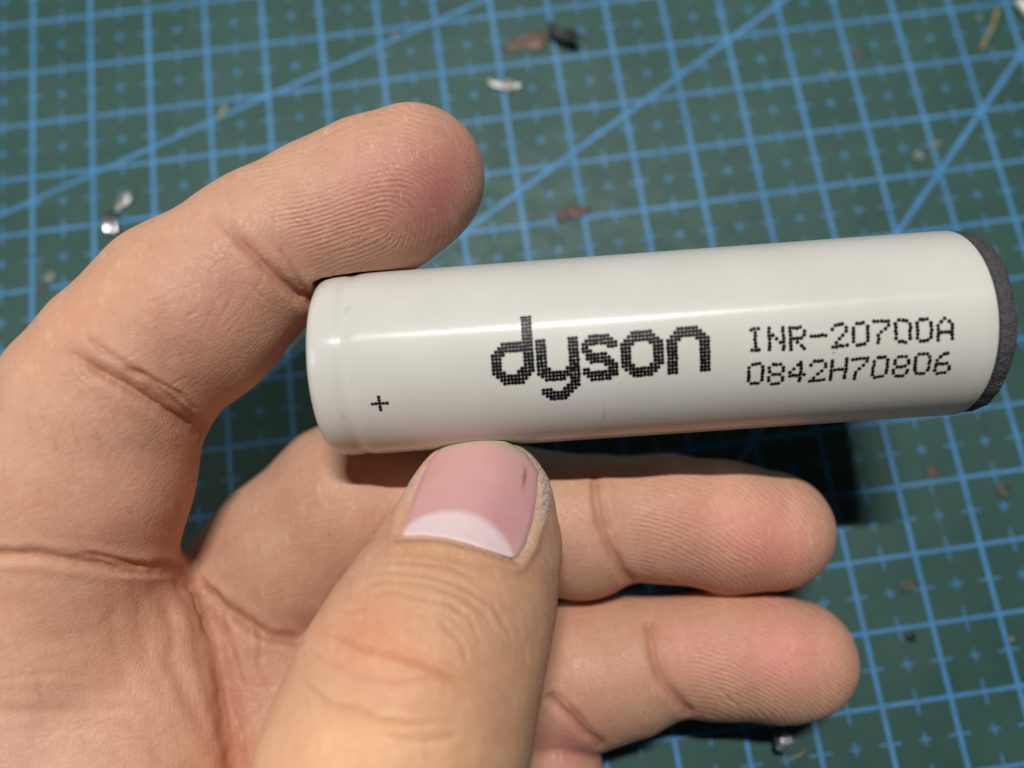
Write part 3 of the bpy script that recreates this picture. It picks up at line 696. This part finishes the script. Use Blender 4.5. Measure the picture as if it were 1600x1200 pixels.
build_skin('fingernail',np.concatenate([top,bot]),QQ,{'skin_tone':('FLOAT_COLOR',cc)},M_nail,parent=hand)

# ------------------------------------------------------------------ scraps on the mat
def lump(name, px, py, dims, rot, mat, label, cat, seed=0, rough=.25, sub=3, group=None, z=0.0, parent=None, bend=0.0):
    """irregular solid crumb, dims in mm, resting on the mat"""
    c=mat_pt(px,py); bm=bmesh.new(); bmesh.ops.create_icosphere(bm,subdivisions=sub,radius=1)
    P=np.array([v.co for v in bm.verts]); fs=[[v.index for v in f.verts] for f in bm.faces]; bm.free()
    P=P*(1+rough*vnoise(P+10,.8,seed)[:,None]+rough*.5*vnoise(P+10,.33,seed+1)[:,None])
    P=P*np.array(dims)/2; P[:,2]+=bend*(P[:,0]/(dims[0]/2))**2*dims[2]
    ca,sa2=math.cos(rot),math.sin(rot); P=P@np.array([[ca,sa2,0],[-sa2,ca,0],[0,0,1]])
    P[:,2]-=P[:,2].min()-z; o=mesh_obj(name,P*.001+c,fs,mat,origin=c)
    return tag(o,label,cat,group)
def fibre(name,pts,rad,mat,label,cat,group=None,parent=None,seg=8):
    """pts: (px,py,height mm)"""
    P=[mat_pt(x,y,0)+np.array([0,0,h*.001]) for x,y,h in pts]; V_=[];F_=[]
    for i,p in enumerate(P):
        d=P[min(i+1,len(P)-1)]-P[max(i-1,0)]; d/=np.linalg.norm(d); a=np.cross(d,[0,0,1.]); a/=np.linalg.norm(a)+1e-9; b=np.cross(d,a)
        for k in range(seg):
            t=2*math.pi*k/seg; V_.append(p+(a*math.cos(t)+b*math.sin(t))*rad*.001)
    for i in range(len(P)-1):
        for k in range(seg): F_.append((i*seg+k,i*seg+(k+1)%seg,(i+1)*seg+(k+1)%seg,(i+1)*seg+k))
    F_.append(tuple(range(seg))); F_.append(tuple(range((len(P)-1)*seg,len(P)*seg))[::-1])
    o=mesh_obj(name,V_,F_,mat,origin=P[0],parent=parent)
    return tag(o,label,cat,group) if parent is None else o
lump('solder_ball',1217,1152,(3.0,2.7,3.4),.2,M_solder,'shiny silver solder blob on the mat just under the lower fingertip','solder blob',3,.34)
lump('solder_splash',1204,1131,(1.1,.8,.8),.2,M_solder,'tiny silver spur beside the round solder blob','solder blob',5,.3)
lump('metal_shaving',176,352,(2.1,4.6,.7),.15,M_steel,'bright curled metal shaving standing on the mat left of the index finger','metal scrap',11,.3,bend=.8)
lump('foil_scrap',196,312,(1.5,3.4,.35),-.45,M_flake,'crumpled pale foil scrap just above the curled metal shaving','metal scrap',12,.85)
lump('metal_shaving',790,136,(5.0,1.9,.5),-.30,M_flake,'pale silver sliver lying near the top middle of the mat','metal scrap',21,.8,bend=.4)
lump('black_crumb',878,64,(5.6,2.4,1.9),-.62,M_char,'black elongated burnt crumb near the top edge of the mat','crumb',31,.35,bend=.6)
lump('flux_residue',826,66,(7.2,3.2,.25),.15,M_resin,'flat tan flux stain left of the black crumb','residue',33,.5)
lump('flux_residue',893,334,(4.8,1.9,.7),.12,M_resin,'reddish brown flux crumb on the mat just above the battery','residue',35,.5)
lump('paper_flake',346,178,(0.9,2.9,0.15),-.5,M_dust,'thin whitish flake on the diagonal line above the index finger','flake',41,.5)
lump('paper_flake',617,56,(1.3,0.9,0.25),0,M_dust,'small round whitish flake on the diagonal line at the top','flake',43,.4)
lump('paper_flake',1435,243,(1.6,1.7,0.25),0,M_dust,'pale fluffy speck left of the steep diagonal line, lower of two','flake',45,.5)
lump('paper_flake',1462,226,(2.3,1.1,0.15),.5,M_dust,'faint pale speck on the grid line, upper right of the fluffy speck','flake',46,.5)
lump('paper_flake',1299,113,(1.4,0.8,0.15),0,M_dust,'tiny white speck on a grid line in the upper right','flake',47,.4)
lump('paper_flake',1530,29,(1.0,1.0,0.15),0,M_dust,'tiny white speck left of the yellowish fibre','flake',48,.4)
lump('flux_residue',1341,84,(2.4,1.9,.15),0,M_resin2,'faint reddish stain between grid lines in the upper right','residue',49,.5)
lump('paper_flake',78,434,(1.9,1.5,0.15),.3,M_dust,'pale speck at the left edge beside the index finger','flake',51,.5)
lump('flux_residue',66,450,(2.2,1.3,.2),.3,M_resin2,'dull brown smear below the pale speck at the left edge','residue',52,.5)
lump('flux_residue',1455,738,(2.2,1.6,.3),.3,M_resin,'small rusty brown crumb below the right end of the battery','residue',53,.6)
lump('flux_residue',1567,766,(1.7,2.4,.2),.3,M_resin2,'dull tan crumb near the right edge below the battery','residue',54,.6)
lump('black_crumb',1421,994,(1.2,1.3,.5),.3,M_char,'small dark crumb on the mat right of the lower fingertip','crumb',55,.4)
lump('flux_residue',1420,914,(2.2,1.5,.12),.3,M_resin2,'faint brown spot between the two small crosses right of the fingers','residue',56,.6)
lump('paper_flake',1579,998,(.7,.7,.4),.3,M_straw,'tiny yellow crumb at the right edge of the mat','crumb',57,.3)
lump('paper_flake',227,8,(.9,.9,.3),.3,M_resin,'tiny reddish speck at the top edge above the hand','crumb',58,.3)
fibre('fibre',[(1556,18,.5),(1550,35,.8),(1543,54,.9),(1536,68,.6),(1532,80,.3)],.32,M_straw,'short yellowish bristle lying near the top right corner','fibre')
fibre('wire_offcut',[(1585,6,.8),(1592,14,.9),(1602,26,1.0),(1614,40,.8)],.75,M_white,'stub of white insulated wire in the top right corner','wire')
fibre('fibre',[(1228,1186,.3),(1240,1181,.5),(1252,1177,.3),(1257,1170,.2)],.12,M_straw,'thin pale hair at the bottom edge right of the solder blob','fibre')
fibre('fibre',[(1218,86,.3),(1212,100,.4),(1209,112,.2)],.09,M_char,'very thin dark hair on the green mat in the upper right','fibre')
